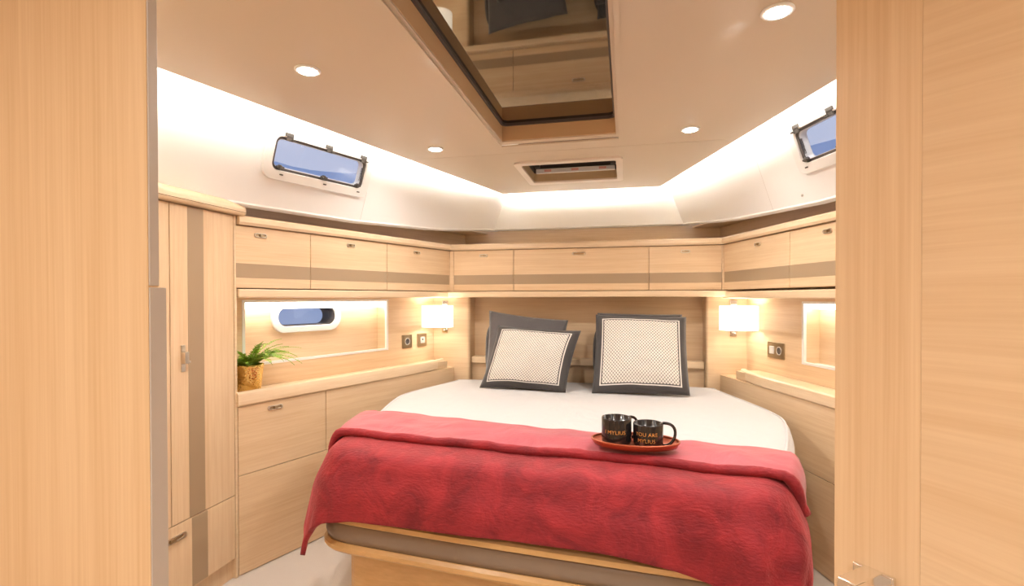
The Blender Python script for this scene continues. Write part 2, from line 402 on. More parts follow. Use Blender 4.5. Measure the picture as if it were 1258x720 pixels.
# ---- back wall: pillars, recess and ledge
wb = struct('wall_back', (0, YB, 0))
YP, YR = 3.30, 3.42
xl_in, xr_in = atY(577, 400, YP).x, atY(867, 400, YP).x
xlc, xrc = FL(sL(YP, EW), EW, 0).x, FR(sR(YP, EW), EW, 0).x
bx(FW, (xlc-.05, xl_in), (YP, YR+.05), (.3, 1.26)).build('pillar', 'oak_level_grain', wb, bevel=.018, seg=4)
bx(FW, (xr_in, xrc+.05), (YP, YR+.05), (.3, 1.26)).build('pillar', 'oak_level_grain', wb, bevel=.018, seg=4)
bx(FW, (xl_in-.01, xr_in+.01), (YR, YR+.02), (.3, 1.26)).build('headboard_panel', 'oak_level_grain', wb)
bx(FW, (xl_in, xr_in), (YR-.06, YR+.001), (.3, .755)).build('headboard_plinth', 'oak_level_grain', wb)
bx(FW, (xl_in, xr_in), (YR-.085, YR+.001), (.755, .802)).build('headboard_ledge', 'oak_solid_edge', wb, bevel=.008)
# ---- front bulkhead (door frame beside the camera) and the passage behind it
wf = struct('wall_front', (0, 0, 0))
YJ = .42
jx0 = atY(182, 360, YJ).x
def jY(px): d = ray(px, 360); return jx0*d.y/d.x
bx(FW, (-2.4, jx0), (YJ, jY(194)), (0, ZC)).build('bulkhead', 'oak_door_stile', wf)
zsp = atY(195, 352, YJ+.003).z
bx(FW, (jx0-.004, jx0+.0015), (YJ+.0008, jY(194.5)), (zsp+.001, ZC)).build('edge_trim', 'grey_seal', wf, bevel=.0006)
bx(FW, (jx0-.004, jx0+.0015), (YJ+.0008, jY(203)), (0, zsp-.001)).build('edge_trim', 'grey_seal', wf, bevel=.0006)
bx(FW, (.66, 2.4), (.02, .06), (0, ZC)).build('bulkhead', 'oak_door_stile', wf)
bx(FW, (-.95, -.91), (-1.6, YJ), (0, ZC)).build('passage_side', 'oak_upright_grain', wf)
bx(FW, (.95, .99), (-1.6, .05), (0, ZC)).build('passage_side', 'oak_upright_grain', wf)
bx(FW, (-1.0, 1.0), (-1.64, -1.6), (0, ZC)).build('passage_end', 'oak_upright_grain', wf)
# ---- mouldings
def moulding(name, fr, s0, s1, e0, e1, z0, z1, mat='oak_solid_edge', bev=.006):
    return S(bx(fr, (s0, s1), (e0, e1), (z0, z1)).build(name, mat, bevel=bev, seg=3))
ZD0, ZD1 = 1.246, 1.516           # overhead doors
sLc, sRc = sL(YB), sR(YB)
cr = [(-.02, ZD1+.003), (.012, ZD1+.003), (.018, 1.53), (.016, 1.55), (.008, 1.558), (-.40, 1.558), (-.40, 1.546), (-.02, 1.546)]
for nm, fr, s0, s1 in (('trim_1', FL, sL(1.88), sLc+.005), ('trim_2', FR, sR(1.0), sRc+.005), ('trim_3', FB, -1.155, .575)):
    S(MB().prism(lambda a, b, s, fr=fr: fr(s, a, b), cr, s0, s1).build(nm, 'oak_solid_edge'))
moulding('trim_4', FL, sL(1.88), sLc, EW-.01, .006, 1.205, 1.242)
moulding('trim_5', FR, sR(1.0), sRc, EW-.01, .006, 1.196, 1.235)
moulding('trim_6', FB, -1.19, .61, -.06, .035, 1.205, 1.243)
# ---- outside: hills and sea
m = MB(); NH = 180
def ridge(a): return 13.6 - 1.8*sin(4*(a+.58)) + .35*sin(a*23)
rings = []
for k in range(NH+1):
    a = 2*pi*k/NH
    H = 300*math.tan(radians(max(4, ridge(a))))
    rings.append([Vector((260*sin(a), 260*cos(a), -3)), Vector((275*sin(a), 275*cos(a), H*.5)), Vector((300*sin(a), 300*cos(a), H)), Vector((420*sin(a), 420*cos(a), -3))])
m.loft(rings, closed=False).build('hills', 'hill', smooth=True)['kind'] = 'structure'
MB().lathe((0, 0, -3.2), [(600, 0), (600, .2)], 48).build('sea', 'sea')['kind'] = 'structure'

# ================================================================== WINDOWS
def opening_window(name, fr, q, flip, hinges=True):
    s0, s1, z0, z1 = q
    w, h = s1-s0, z1-z0; k = sqrt(1+TIL*TIL)
    cs, cz = (s0+s1)/2, (z0+z1)/2
    def f(a, b, d):       # a along, b up the slope, d out of the slope into the room
        zz = cz + b/k - d*TIL/k
        return fr(cs + a, eliner(cz) + b*TIL/k + d/k, zz)
    h = h*k
    r = struct(name, f(0, 0, 0))
    ringmesh(f, rrect(w+.075, h+.085, .05), rrect(w-.004, h-.004, .03), .0005, .016).build('window_bezel', 'white_plastic', r, bevel=.004)
    ringmesh(f, rrect(w+.02, h+.02, .032), rrect(w-.03, h-.03, .026), -.035, .0).build('window_reveal', 'white_plastic', r)
    ringmesh(f, rrect(w-.002, h-.002, .028), rrect(w-.030, h-.026, .022), -.012, .006).build('gasket', 'dark_rubber', r, bevel=.002)
    m = MB(); pts = rrect(w-.02, h-.018, .026); m.add([f(a, b, -.008) for a, b in pts], [tuple(range(len(pts)))]); m.build('pane', 'window_glass', r)
    for i, a in enumerate((-.38, .03, .44)):
        m = MB(); m.box(f, (a*w-.016, a*w+.016), (h/2-.014, h/2+.016), (.004, .018)); m.box(f, (a*w-.026, a*w+.012), (h/2+.004, h/2+.020), (.010, .022)); m.box(f, (a*w+.006, a*w+.02), (h/2-.010, h/2-.002), (.01, .03))
        m.build('hinge', 'bracket_grey', r, bevel=.002)
    for i, a in enumerate((-.42, .03, .43)):
        m = MB(); m.lathe(f(a*w, -h/2+.016, .006), [(.010, 0), (.011, .012), (.008, .02)], 12, axis=f(0, 0, 1)-f(0, 0, 0)); m.box(f, (a*w-.018, a*w+.018), (-h/2+.012, -h/2+.021), (.012, .022))
        m.box(f, (a*w+.004, a*w+.02), (-h/2-.018, -h/2-.012), (.014, .02))
        m.build('latch', 'bracket_grey', r, bevel=.0015)
    return r
opening_window('window_1', FL, WIN[1], 1)
opening_window('window_2', FR, WIN[-1], -1)
# oval port in the niche
e3 = EW-NDEP
def port(name, fr, wall, n0, n1, z0n, z1n, cs, cz, w, h):
    f = lambda a, b, d: fr(cs+a, e3+d, cz+b)
    a = [n0, cs-w/2+.01, cs+w/2-.01, n1]; z = [z0n, cz-h/2+.01, cz+h/2-.01, z1n]
    m = MB(); m.v = [fr(s, e3, q) for s in a for q in z]
    for i in range(3):
        for k in range(3):
            if i == 1 and k == 1: continue
            m.f.append((i*4+k, (i+1)*4+k, (i+1)*4+k+1, i*4+k+1))
    m.build('niche_back', 'oak_level_grain', wall)
    r = struct(name, f(0, 0, 0))
    ringmesh(f, rrect(w+.06, h+.055, h*.5+.02, 8), rrect(w-.012, h-.012, h*.42, 8), .0, .014).build('port_bezel', 'white_plastic', r, bevel=.004)
    ringmesh(f, rrect(w+.004, h+.004, h*.42, 8), rrect(w-.02, h-.02, h*.40, 8), -.10, .002).build('port_sleeve', 'dark_rubber', r)
    m = MB(); pts = rrect(w, h, h*.42, 8); m.add([f(p, q, -.02) for p, q in pts], [tuple(range(len(pts)))]); m.build('pane', 'window_glass', r)
qa, qb = pL(339, 377, e3), pL(412, 399, e3)
port('window_3', FL, wl, nl0, nl1, .885, 1.192, (qa[0]+qb[0])/2, (qa[1]+qb[1])/2, qb[0]-qa[0], qa[1]-qb[1])
port('window_4', FR, wr, nr0, nr1, .868, 1.178, nr0+.36, 1.09, .38, .095)

# ================================================================== LED LIGHT STRIPS
def led(fr, a, b, c, mat, label, grp):
    return tag(bx(fr, a, b, c).build('led_strip', mat), label, 'light strip', grp)
# niche strips (lid of the niche) and a low one
led(FL, (nl0+.004, nl1-.004), (EW-.05, EW-.013), (1.150, 1.181), 'niche_led', 'white light strip along the top of the niche behind the fern', 'niche light strips')
led(FR, (nr0+.004, nr1-.004), (EW-.05, EW-.013), (1.144, 1.167), 'niche_led', 'white light strip along the top of the niche beside the double socket', 'niche light strips')
# cove strips on the ceiling edge
def cove(p0, p1, inward, label):
    p0, p1 = Vector(p0), Vector(p1); n = Vector(inward).normalized()
    fr = lambda a, b, c: p0 + (p1-p0)*a + n*b + Vector((0, 0, c))
    return led(fr, (0.01, .99), (.012, .024), (ZC+.019, ZC+.034), 'cove_led', label, 'cove light strips')
cove((cxl(.45), .45, 0), (cxl(3.5), 3.5, 0), (1, -.28, 0), 'hidden white cove light strip along the ceiling edge over the wardrobe')
cove((cxr(.2), .2, 0), (cxr(3.5), 3.5, 0), (-1, -.3, 0), 'hidden white cove light strip along the ceiling edge opposite the wardrobe')
cove((cxl(3.527)+.03, 3.527, 0), (cxr(3.527)-.03, 3.527, 0), (0, -1, 0), 'hidden white cove light strip along the ceiling edge over the bed head')

# ================================================================== CABINETS
def flush_handle(fr, s, e, z, w, parent, mat='brushed_nickel', h=.020):
    f = lambda a, b, d: fr(s+a, e+d, z+b)
    m = ringmesh(f, rrect(w, h, h*.45, 4), rrect(w*.78, h*.5, h*.24, 4), 0, .006)
    o = m.build('handle', mat, parent, bevel=.0015)
    m = MB(); pts = rrect(w*.8, h*.55, h*.25, 4); m.add([f(a, b, .0012) for a, b in pts], [tuple(range(len(pts)))]); m.box(f, (-w*.10, w*.10), (-h*.30, h*.30), (.001, .010))
    m.build('latch_plate', 'bronze_plate', parent)
    return o
def overhead(fr, s0, s1, depth, label, hs, hw=.055, z0=ZD0, z1=ZD1, door0=None):
    s0, s1 = min(s0, s1), max(s0, s1)
    t = thing('overhead_cabinet', fr((s0+s1)/2, 0, z0), label, 'cabinet', 'overhead cabinets around the bed')
    bx(fr, (s0, s1), (-depth, -.019), (z0-.001, z1+.028)).build('carcass', 'oak_level_grain', t)
    g = .0016; d0, d1 = s0+g, s1-g
    if door0: d0, d1 = door0
    d = bx(fr, (d0, d1), (-.0185, 0), (z0+g, z1-g)).build('door', 'oak_level_grain', t, bevel=.0012)
    bx(fr, (d0+.0006, d1-.0006), (-.004, .0008), (z0+.045, z0+.107)).build('stripe', 'taupe_inlay', d)
    flush_handle(fr, hs, 0, z1-.035, hw, d)
    return t
sa, sb, sc, sd = pL(287.5, 310)[0], pL(381.5, 320)[0], pL(475.5, 330)[0], sLc-.012
overhead(FL, sa+.006, sb, .38, 'oak overhead cabinet with brown stripe next to the tall wardrobe', pL(320, 288)[0], .06)
overhead(FL, sb, sc, .38, 'oak overhead cabinet with brown stripe, second from the wardrobe', pL(431, 300)[0])
overhead(FL, sc, sd, .38, 'oak overhead cabinet with brown stripe above the two single sockets', pL(512, 309)[0])
xa, xb, xc, xd = atY(557.5, 330, YB).x, atY(631, 330, YB).x, atY(797, 330, YB).x, atY(887, 330, YB).x
overhead(FB, xa, xb, .33, 'short oak overhead cabinet over the bed head, nearer the fern', atY(594, 317, YB).x, .055)
overhead(FB, xb, xc, .33, 'wide oak overhead cabinet centred above the bed head', atY(711, 315, YB).x, .085)
overhead(FB, xc, xd, .33, 'short oak overhead cabinet over the bed head, farther from the fern', atY(842, 313, YB).x, .055)
ra, rb, rc = sRc-.012, pR(970, 320)[0], pR(970, 320)[0]-.56
overhead(FR, rb, ra, .38, 'oak overhead cabinet with brown stripe above the double socket', pR(931, 300)[0])
overhead(FR, rc, rb, .38, 'oak overhead cabinet with brown stripe above the niche without fern', pR(1017, 287)[0])
# small corner fillers
for i, (fr, s0, s1) in enumerate(((FL, sLc-.012, sLc), (FR, sRc-.012, sRc))):
    S(bx(fr, (s0+.001, s1), (-.1, -.002), (ZD0, ZD1)).build('trim_%d' % (7+i), 'oak_solid_edge'))
for i, (a, b) in enumerate(((-1.152, xa-.001), (xd+.001, .573))):
    S(bx(FB, (a, b), (-.1, -.002), (ZD0, ZD1)).build('trim_%d' % (9+i), 'oak_solid_edge'))

# ---- wardrobe: face parallel to the centre line
XW = -1.63
FWd = lambda y, e, z: Vector((XW+e, y, z))
def pW(x, y): p = plane(x, y, Vector((1, 0, 0)), XW); return p.y, p.z
wd = thing('wardrobe', (XW, 1.2, 0), 'tall oak wardrobe with upright brown stripes standing beside the fern', 'wardrobe')
yd0, yd1, ydl = pW(209, 400)[0], pW(287.5, 400)[0], 1.245
bx(FWd, (.62, yd1+.016), (-.5, -.019), (0, 1.556)).build('carcass', 'oak_upright_grain', wd)
bx(FWd, (yd1+.002, yd1+.016), (-.02, .001), (0, 1.556)).build('end_stile', 'oak_solid_edge', wd, bevel=.002)
ZDR = .3595
for (a, b, st, hy) in ((yd0, yd1, (pW(231, 400)[0], pW(250.5, 400)[0]), pW(224.5, 440)[0]), (ydl, yd0, (1.39, 1.467), None), (.94, ydl, (1.08, 1.157), .98)):
    d = bx(FWd, (a+.0018, b-.0018), (-.0185, 0), (ZDR+.002, 1.553)).build('door', 'oak_upright_grain', wd, bevel=.0012)
    bx(FWd, st, (-.003, .0008), (ZDR+.003, 1.552)).build('stripe', 'taupe_inlay', d)
    if hy:
        m = MB(); m.box(FWd, (hy-.009, hy+.009), (0, .004), (.925, 1.025)); m.build('handle_plate', 'brushed_nickel', d, bevel=.001)
        m = MB(); m.box(FWd, (hy-.009, hy+.010), (.003, .020), (.955, 1.000)); m.box(FWd, (hy+.004, hy+.018), (.014, .020), (.957, .966)); m.build('handle', 'brushed_nickel', d, bevel=.002)
dr = bx(FWd, (ydl+.0018, yd1-.0018), (-.0185, 0), (.09, ZDR-.0018)).build('drawer', 'oak_upright_grain', wd, bevel=.0012)
bx(FWd, (pW(237, 690)[0]-.003, pW(255.5, 690)[0]), (-.003, .0008), (.091, ZDR-.003)).build('stripe', 'taupe_inlay', dr)
flush_handle(FWd, pW(214, 663)[0]-.01, 0, pW(214, 663)[1], .125, dr, h=.022)
bx(FWd, (.9, yd1), (-.04, -.03), (0, .088)).build('kick_board', 'oak_level_grain', wd)
cp = [(-.5, 1.557), (.022, 1.557), (.030, 1.566), (.030, 1.585), (.022, 1.604), (.006, 1.615), (-.5, 1.615)]
MB().prism(lambda a, b, s: FWd(s, a, b), cp, .62, 1.905).build('crown', 'oak_solid_edge', wd, bevel=.006, seg=3)
m = MB(); m.box(FWd, (.62, 1.903), (.0302, .0308), (1.5695, 1.571)); m.build('crown_groove', 'gap_dark', wd)

# ---- base cabinets
def base(fr, s0, s1, seam_z, splits, handle, label, x=0):
    t = thing('base_cabinet', fr((s0+s1)/2, 0, 0), label, 'cabinet')
    bx(fr, (s0, s1), (-.14, -.019), (0, .734)).build('carcass', 'oak_level_grain', t)
    g = .0016; a = s0
    for i, b in enumerate(splits + [s1]):
        d = bx(fr, (a+g, b-g), (-.0185, 0), (seam_z+g, .733)).build('drawer', 'oak_level_grain', t, bevel=.0012)
        if handle and i == handle[2]: flush_handle(fr, handle[0], 0, handle[1], .075, d)
        a = b
    bx(fr, (s0+g, s1-g), (-.0185, 0), (.004, seam_z-g)).build('lower_panel', 'oak_level_grain', t, bevel=.0012)
    return t
h = pL(338, 500)
base(FL, sL(1.876), sL(3.285), .434, [pL(400.5, 520)[0]], (h[0], h[1], 0), 'oak base cabinet with wide drawers beneath the worktop that holds the fern')
base(FR, sR(.75), sR(3.285), .418, [sR(1.75)], None, 'oak base cabinet beneath the worktop that holds no fern')
def worktop(fr, s0, s1, label, zt=.797):
    t = thing('worktop', fr((s0+s1)/2, -.07, .735), label, 'worktop')
    bx(fr, (s0, s1), (EW+.001, -.012), (.7355, .781)).build('top', 'oak_level_grain', t)
    # fiddle rail, bending in to the wall at the head end
    prof = [(-.018, .735), (.006, .735), (.012, .742), (.012, .785), (.004, zt), (-.012, zt), (-.018, .790)]
    rings = []
    n = 14
    for k in range(n+1):
        s = s1-.34 + .34*k/n; de = -.05*(k/n)**2.2
        rings.append([fr(s, e+de, z) for e, z in prof])
    rings = [[fr(s0, e, z) for e, z in prof]] + rings
    MB().loft(rings, True, True, True).build('fiddle_rail', 'oak_solid_edge', t, bevel=.002)
    return t
worktop(FL, sL(1.872), sL(3.23), 'long oak worktop with raised rail carrying the fern in its gold pot')
worktop(FR, sR(.75), sR(3.13), 'oak worktop with raised rail, empty, beneath the double socket', .792)

# ================================================================== BED
def chaikin(p, n=3, keep=.22):
    for _ in range(n):
        q = []
        for i in range(len(p)):
            a, b = Vector(p[i]), Vector(p[(i+1) % len(p)]); q += [a*(1-keep)+b*keep, a*keep+b*(1-keep)]
        p = q
    return p
BEDP = [(-1.058, 1.70), (-1.035, 1.63), (-.98, 1.588), (-.89, 1.572), (-.40, 1.520), (.10, 1.478), (.31, 1.462), (.395, 1.478), (.44, 1.54), (.545, 1.85), (.67, 2.27), (.715, 2.50), (.69, 2.68), (.55, 3.16), (.53, 3.285), (-1.10, 3.285), (-1.12, 3.16), (-1.26, 2.70), (-1.235, 2.50), (-1.15, 2.15)]
BED = [Vector((p.x, p.y)) for p in chaikin(BEDP, 3, .2)]
def norms(P):
    n = len(P); out = []
    area = sum(P[i].x*P[(i+1) % n].y - P[(i+1) % n].x*P[i].y for i in range(n))
    for i in range(n):
        t = (P[(i+1) % n]-P[i-1]).normalized(); nn = Vector((t.y, -t.x)); out.append(nn if area > 0 else -nn)
    return out
BN = norms(BED)
def ring(off, z): return [Vector((p.x+n.x*off, p.y+n.y*off, z)) for p, n in zip(BED, BN)]
bed = thing('bed', (-.28, 2.4, 0), 'island bed base with honey oak trims and taupe leather band', 'bed')
MB().loft([ring(-.07, 0), ring(-.07, .335)], True, True, True).build('plinth', 'oak_honey', bed)
MB().loft([ring(-.07, .328), ring(.012, .328), ring(.022, .338), ring(.022, .352), ring(.012, .362), ring(-.02, .362)], True, True, True).build('lower_trim', 'oak_honey', bed, smooth=True, bevel=.001)
MB().loft([ring(-.02, .361), ring(.008, .361), ring(.016, .385), ring(.016, .412), ring(.008, .434), ring(-.02, .434)], True, True, True).build('leather_band', 'taupe_leather', bed, smooth=True)
MB().loft([ring(-.02, .433), ring(.022, .433), ring(.034, .440), ring(.032, .455), ring(.014, .462), ring(-.03, .461)], True, True, True).build('upper_trim', 'oak_honey', bed, smooth=True, bevel=.001)
ZM = .66
cen = Vector((-.28, 2.4))
def mring(f, z): return [Vector((cen.x+(p.x-cen.x)*f, cen.y+(p.y-cen.y)*f, z)) for p in BED]
def mz(x, y): return ZM + .006*noise.noise(Vector((x*3, y*3, 1)))
rs = [ring(-.03, .4612), ring(-.004, .468), ring(.002, .50), ring(.002, .60), ring(-.008, .635), ring(-.030, .655)]
for f in (.955, .90, .8, .65, .5, .35, .2, .08): rs.append([Vector((p.x, p.y, mz(p.x, p.y))) for p in mring(f, 0)])
mat_o = MB().loft(rs, True, True, True).build('mattress', 'white_sheet', smooth=True)
tag(mat_o, 'white sheeted mattress lying on the oak bed base', 'mattress')
m = MB(); m.tube([p for p in ring(-.024, .653)] + [ring(-.024, .653)[0]], .006, 6, False); m.build('piping', 'white_sheet', mat_o, smooth=True)

# ---- blanket draped over the foot
def sdist(P):
    best = 1e9; bi = None
    n = len(BED); inside = False
    for i in range(n):
        a, b = BED[i], BED[(i+1) % n]
        ab = b-a; t = max(0, min(1, (P-a).dot(ab)/ab.length_squared)); q = a+ab*t; d = (P-q).length
        if d < best: best = d; bi = (i, t, q)
        if (a.y > P.y) != (b.y > P.y) and P.x < (b.x-a.x)*(P.y-a.y)/(b.y-a.y)+a.x: inside = not inside
    i, t, q = bi; nn = (BN[i]*(1-t)+BN[(i+1) % n]*t).normalized()
    return (-best if inside else best), q, nn, i+t
def drape(P, lift, fold=1.0):
    r = .045
    d, q, nn, k = sdist(P)
    d2 = d + r                                # the roll begins before the edge
    if d2 <= 0:
        z = ZM + lift; xy = P.copy()
    else:
        ang = min(d2/r, pi/2)
        base_ = q - nn*r
        rest = max(0, d2 - r*pi/2)
        fl = .02*fold*sin(k*.55+1.3) + .012*fold*sin(k*1.27)
        cw = max(0, 1-(q-V2(-1.03, 1.6)).length/.16)*.20 + max(0, 1-(q-V2(.43, 1.475)).length/.20)*.16
        xy = base_ + nn*(r*sin(ang) + lift*.6 + .006 + .022*min(1, rest/.06) + rest*(.05 + cw + fl*2.0))
        z = ZM + lift*cos(ang) - r*(1-cos(ang)) - rest
    nz = .007*noise.noise(Vector((P.x*5, P.y*5, 3))) + .005*noise.noise(Vector((P.x*11, P.y*11, 7)))
    kk = max(0, 1-max(0, d2)/r)
    return Vector((xy.x, xy.y, z + nz*kk))
V2 = lambda x, y: Vector((x, y))
def relax(g, it=6):
    nj, ni = len(g), len(g[0])
    for _ in range(it):
        h = [row[:] for row in g]
        for j in range(nj):
            for i in range(ni):
                if 0 < i < ni-1 and 0 < j < nj-1: h[j][i] = g[j][i]*.4 + (g[j-1][i]+g[j+1][i]+g[j][i-1]+g[j][i+1])*.15
                elif 0 < i < ni-1: h[j][i] = g[j][i]*.5 + (g[j][i-1]+g[j][i+1])*.25
                elif 0 < j < nj-1: h[j][i] = g[j][i]*.5 + (g[j-1][i]+g[j+1][i])*.25
        g = h
    return g
def quad(c, u, v):
    return (c[0]*(1-u)+c[1]*u)*(1-v) + (c[2]*(1-u)+c[3]*u)*v
V2 = lambda x, y: Vector((x, y))
blk = thing('blanket', (-.28, 1.8, ZM), 'red plush throw with pink underside folded over, across the bed foot', 'blanket')
CQ = [V2(-1.175, 2.06), V2(.50, 1.79), V2(-1.30, 1.425), V2(.60, 1.285)]
nu, nv = 150, 70
m = MB(); g = [[drape(quad(CQ, i/nu, j/nv) + V2(0, -.20*(j/nv)*max(0, (i/nu-.66)/.34)**1.6), .014) for i in range(nu+1)] for j in range(nv+1)]; g = relax(g, 14)
for j in range(nv+1):                         # soft standing folds where it hangs over the foot
    for i in range(nu+1):
        u = i/nu; hang = min(1, max(0, (ZM-.03-g[j][i].z)/.12))
        f_ = .020*math.exp(-((u-.865)/.022)**2) - .006*math.exp(-((u-.80)/.03)**2) + .018*math.exp(-((u-.955)/.02)**2) + .012*math.exp(-((u-.18)/.03)**2) + .010*math.exp(-((u-.45)/.05)**2)
        g[j][i] = g[j][i] + Vector((.25*f_, -f_, 0))*hang
m.loft(g, closed=False)
m.build('plush_layer', 'red_plush', blk, smooth=True, solid=.016)
# folded-back flap: pink reverse up
FQ = [V2(-1.17, 2.075), V2(.515, 1.795), V2(-1.125, 1.735), V2(.505, 1.575)]
nu2, nv2 = 120, 16
def flapz(u, v): return .040 + .010*sin(pi*min(1, v*1.1)) + .005*noise.noise(Vector((u*14, v*3, 2)))
rows = []
for a in (0, 35, 70):                         # rolled crease at the back
    al = radians(a)
    rows.append([drape(quad(FQ, i/nu2, -.045*cos(al)+0.0), .022+.020*sin(al)) for i in range(nu2+1)])
for j in range(nv2+1):
    rows.append([drape(quad(FQ, i/nu2, j/nv2*.97) + V2(0, .012*noise.noise(Vector((i*.06, 5, 0)))), flapz(i/nu2, j/nv2)) for i in range(nu2+1)])
MB().loft(rows, closed=False).build('folded_flap', 'pink_satin', blk, smooth=True, solid=.008)
pts = [drape(quad(FQ, -.004+1.008*i/nu2, .975) + V2(0, .012*noise.noise(Vector((i*.06, 5, 0)))), .034) for i in range(nu2+1)]
MB().tube(pts, [.016+.003*noise.noise(Vector((i*.3, 0, 0))) for i in range(nu2+1)], 8).build('fur_edge', 'red_plush', blk, smooth=True)

# ================================================================== PILLOWS
def pillow(name, mat, c, thick, label, cat='cushion', n=28, pinch=.05, rnd=0, back=None, group=None, sag=0):
    # c: four world corners TL, TR, BR, BL
    TL, TR, BR, BL = [Vector(p) for p in c]
    ctr = (TL+TR+BR+BL)/4; nrm = (TR-TL).cross(TL-BL).normalized()
    if nrm.y > 0: nrm = -nrm
    front = []; bk = []
    for j in range(n+1):
        for i in range(n+1):
            u, v = 2*i/n-1, 2*j/n-1
            uu = u*(1-pinch*(1-v*v)); vv = v*(1-pinch*(1-u*u))
            if rnd:
                s_ = 1 - rnd*max(0, abs(u)*abs(v))**3; uu *= s_; vv *= s_
            a, b = (uu+1)/2, (vv+1)/2
            p = (BL*(1-a)+BR*a)*(1-b) + (TL*(1-a)+TR*a)*b
            t = thick*1.3*(max(0, (1-u*u))*max(0, (1-v*v)))**.5
            wr = 0 if abs(u) == 1 or abs(v) == 1 else (.012*noise.noise(p*8) + .006*noise.noise(p*19))*min(1, (1-abs(u))*6)*min(1, (1-abs(v))*6) + sag*.5*sin((u+v*.7)*4)*max(0, -v)*(1-u*u)
            front.append(p + nrm*(t*.5+wr)); bk.append(p - nrm*t*.5)
    N1 = n+1
    me = bpy.data.meshes.new(name); loc = (BL+BR)/2
    vs = [tuple(p-loc) for p in front] + [tuple(p-loc) for p in bk]
    fs = []; 
    for j in range(n):
        for i in range(n):
            q = (j*N1+i, j*N1+i+1, (j+1)*N1+i+1, (j+1)*N1+i); fs.append(q); fs.append(tuple(x+N1*N1 for x in q[::-1]))
    me.from_pydata(vs, [], fs)
    uvl = me.uv_layers.new(name='UVMap')
    for lp in me.loops:
        k = lp.vertex_index; fr_ = k < N1*N1; k %= N1*N1
        uvl.data[lp.index].uv = (k % N1/n, k//N1/n) if fr_ else (0, 0)
    bm = bmesh.new(); bm.from_mesh(me); bmesh.ops.remove_doubles(bm, verts=bm.verts, dist=1e-5); bmesh.ops.recalc_face_normals(bm, faces=bm.faces); bm.to_mesh(me); bm.free()
    me.polygons.foreach_set('use_smooth', [True]*len(me.polygons)); me.materials.append(MATS[mat])
    o = bpy.data.objects.new(name, me); COL.objects.link(o); o.location = loc + Vector((0, 0, .008))
    return tag(o, label, cat, group)
q = lambda x, y, Y: atY(x, y, Y)
pillow('throw_cushion', 'lattice_print', (q(612, 401, 3.09), q(714, 408, 3.03), q(695, 484, 2.90), q(589, 478, 2.93)), .13, 'slumped white cushion with black lattice print and dark border, beside the grey cushion', sag=.02)
pillow('throw_cushion', 'lattice_print', (q(732, 388, 3.12), q(843, 391, 3.11), q(848, 488, 2.90), q(727, 485, 2.90)), .13, 'upright square white cushion with black lattice print and dark border', pinch=.03)
pillow('throw_cushion', 'grey_cotton', (q(601, 383, 3.27), q(698, 395, 3.25), q(690, 476, 3.09), q(594, 474, 3.08)), .08, 'plain grey cushion leaning behind the slumped lattice cushion')
pillow('throw_cushion', 'charcoal_cotton', (q(734, 386, 3.27), q(838, 388, 3.25), q(843, 476, 3.08), q(732, 476, 3.08)), .07, 'plain charcoal cushion directly behind the upright lattice cushion', pinch=.02)
pillow('bed_pillow', 'charcoal_cotton', (q(597, 398, 3.355), q(690, 402, 3.355), q(690, 468, 3.25), q(596, 466, 3.25)), .065, 'charcoal bed pillow against the headboard behind the plain grey cushion', 'pillow', rnd=.10, pinch=.0)
pillow('bed_pillow', 'charcoal_cotton', (q(729, 401, 3.355), q(836, 402, 3.355), q(838, 470, 3.25), q(728, 470, 3.25)), .065, 'charcoal bed pillow against the headboard behind the upright lattice cushion', 'pillow', rnd=.10, pinch=.0)

# ================================================================== TRAY AND MUGS
ztr = ZM+.014+.052
tc_ = atz(780, 546, ztr)
tr = thing('serving_tray', (tc_.x, tc_.y, ztr), 'oval copper red tray under the two mugs', 'tray')
n = 40
tl = lambda r, z: [Vector((tc_.x+0.138*r*cos(2*pi*k/n), tc_.y+.082*r*sin(2*pi*k/n)-.0*cos(2*pi*k/n), ztr+z)) for k in range(n)]
MB().loft([tl(.05, .004), tl(.9, .004), tl(.97, .010), tl(1.0, .016), tl(1.01, .014), tl(.95, 0), tl(.05, 0)], True, True, True).build('dish', 'copper_tray', tr, smooth=True)
MB().tube(tl(1.0, .016)+[tl(1.0, .016)[0]], .0035, 6, False).build('rim', 'copper_tray', tr, smooth=True)
def text_on(parent, txt, c, rad, h, ang0, zc, mat, name='lettering', maxw=None):
    cu = bpy.data.curves.new(name, 'FONT'); cu.body = txt; cu.size = h*1.38; cu.align_x = 'CENTER'; cu.extrude = 0; cu.resolution_u = 3; cu.space_character = 1.05
    ob = bpy.data.objects.new(name, cu); COL.objects.link(ob)
    me0 = bpy.data.meshes.new_from_object(ob.evaluated_get(bpy.context.evaluated_depsgraph_get())); COL.objects.unlink(ob); bpy.data.objects.remove(ob)
    bm = bmesh.new(); bm.from_mesh(me0)
    bmesh.ops.triangulate(bm, faces=bm.faces)
    base = Vector(parent['_w'])
    for v in bm.verts:
        a = ang0 + v.co.x/rad; z = v.co.y
        v.co = Vector((c.x+(rad+.0006)*cos(a), c.y+(rad+.0006)*sin(a), zc+z)) - base
    me = bpy.data.meshes.new(name); bm.to_mesh(me); bm.free(); me.materials.append(MATS[mat])
    o = bpy.data.objects.new(name, me); COL.objects.link(o); o.parent = parent; o['_w'] = tuple(base); return o
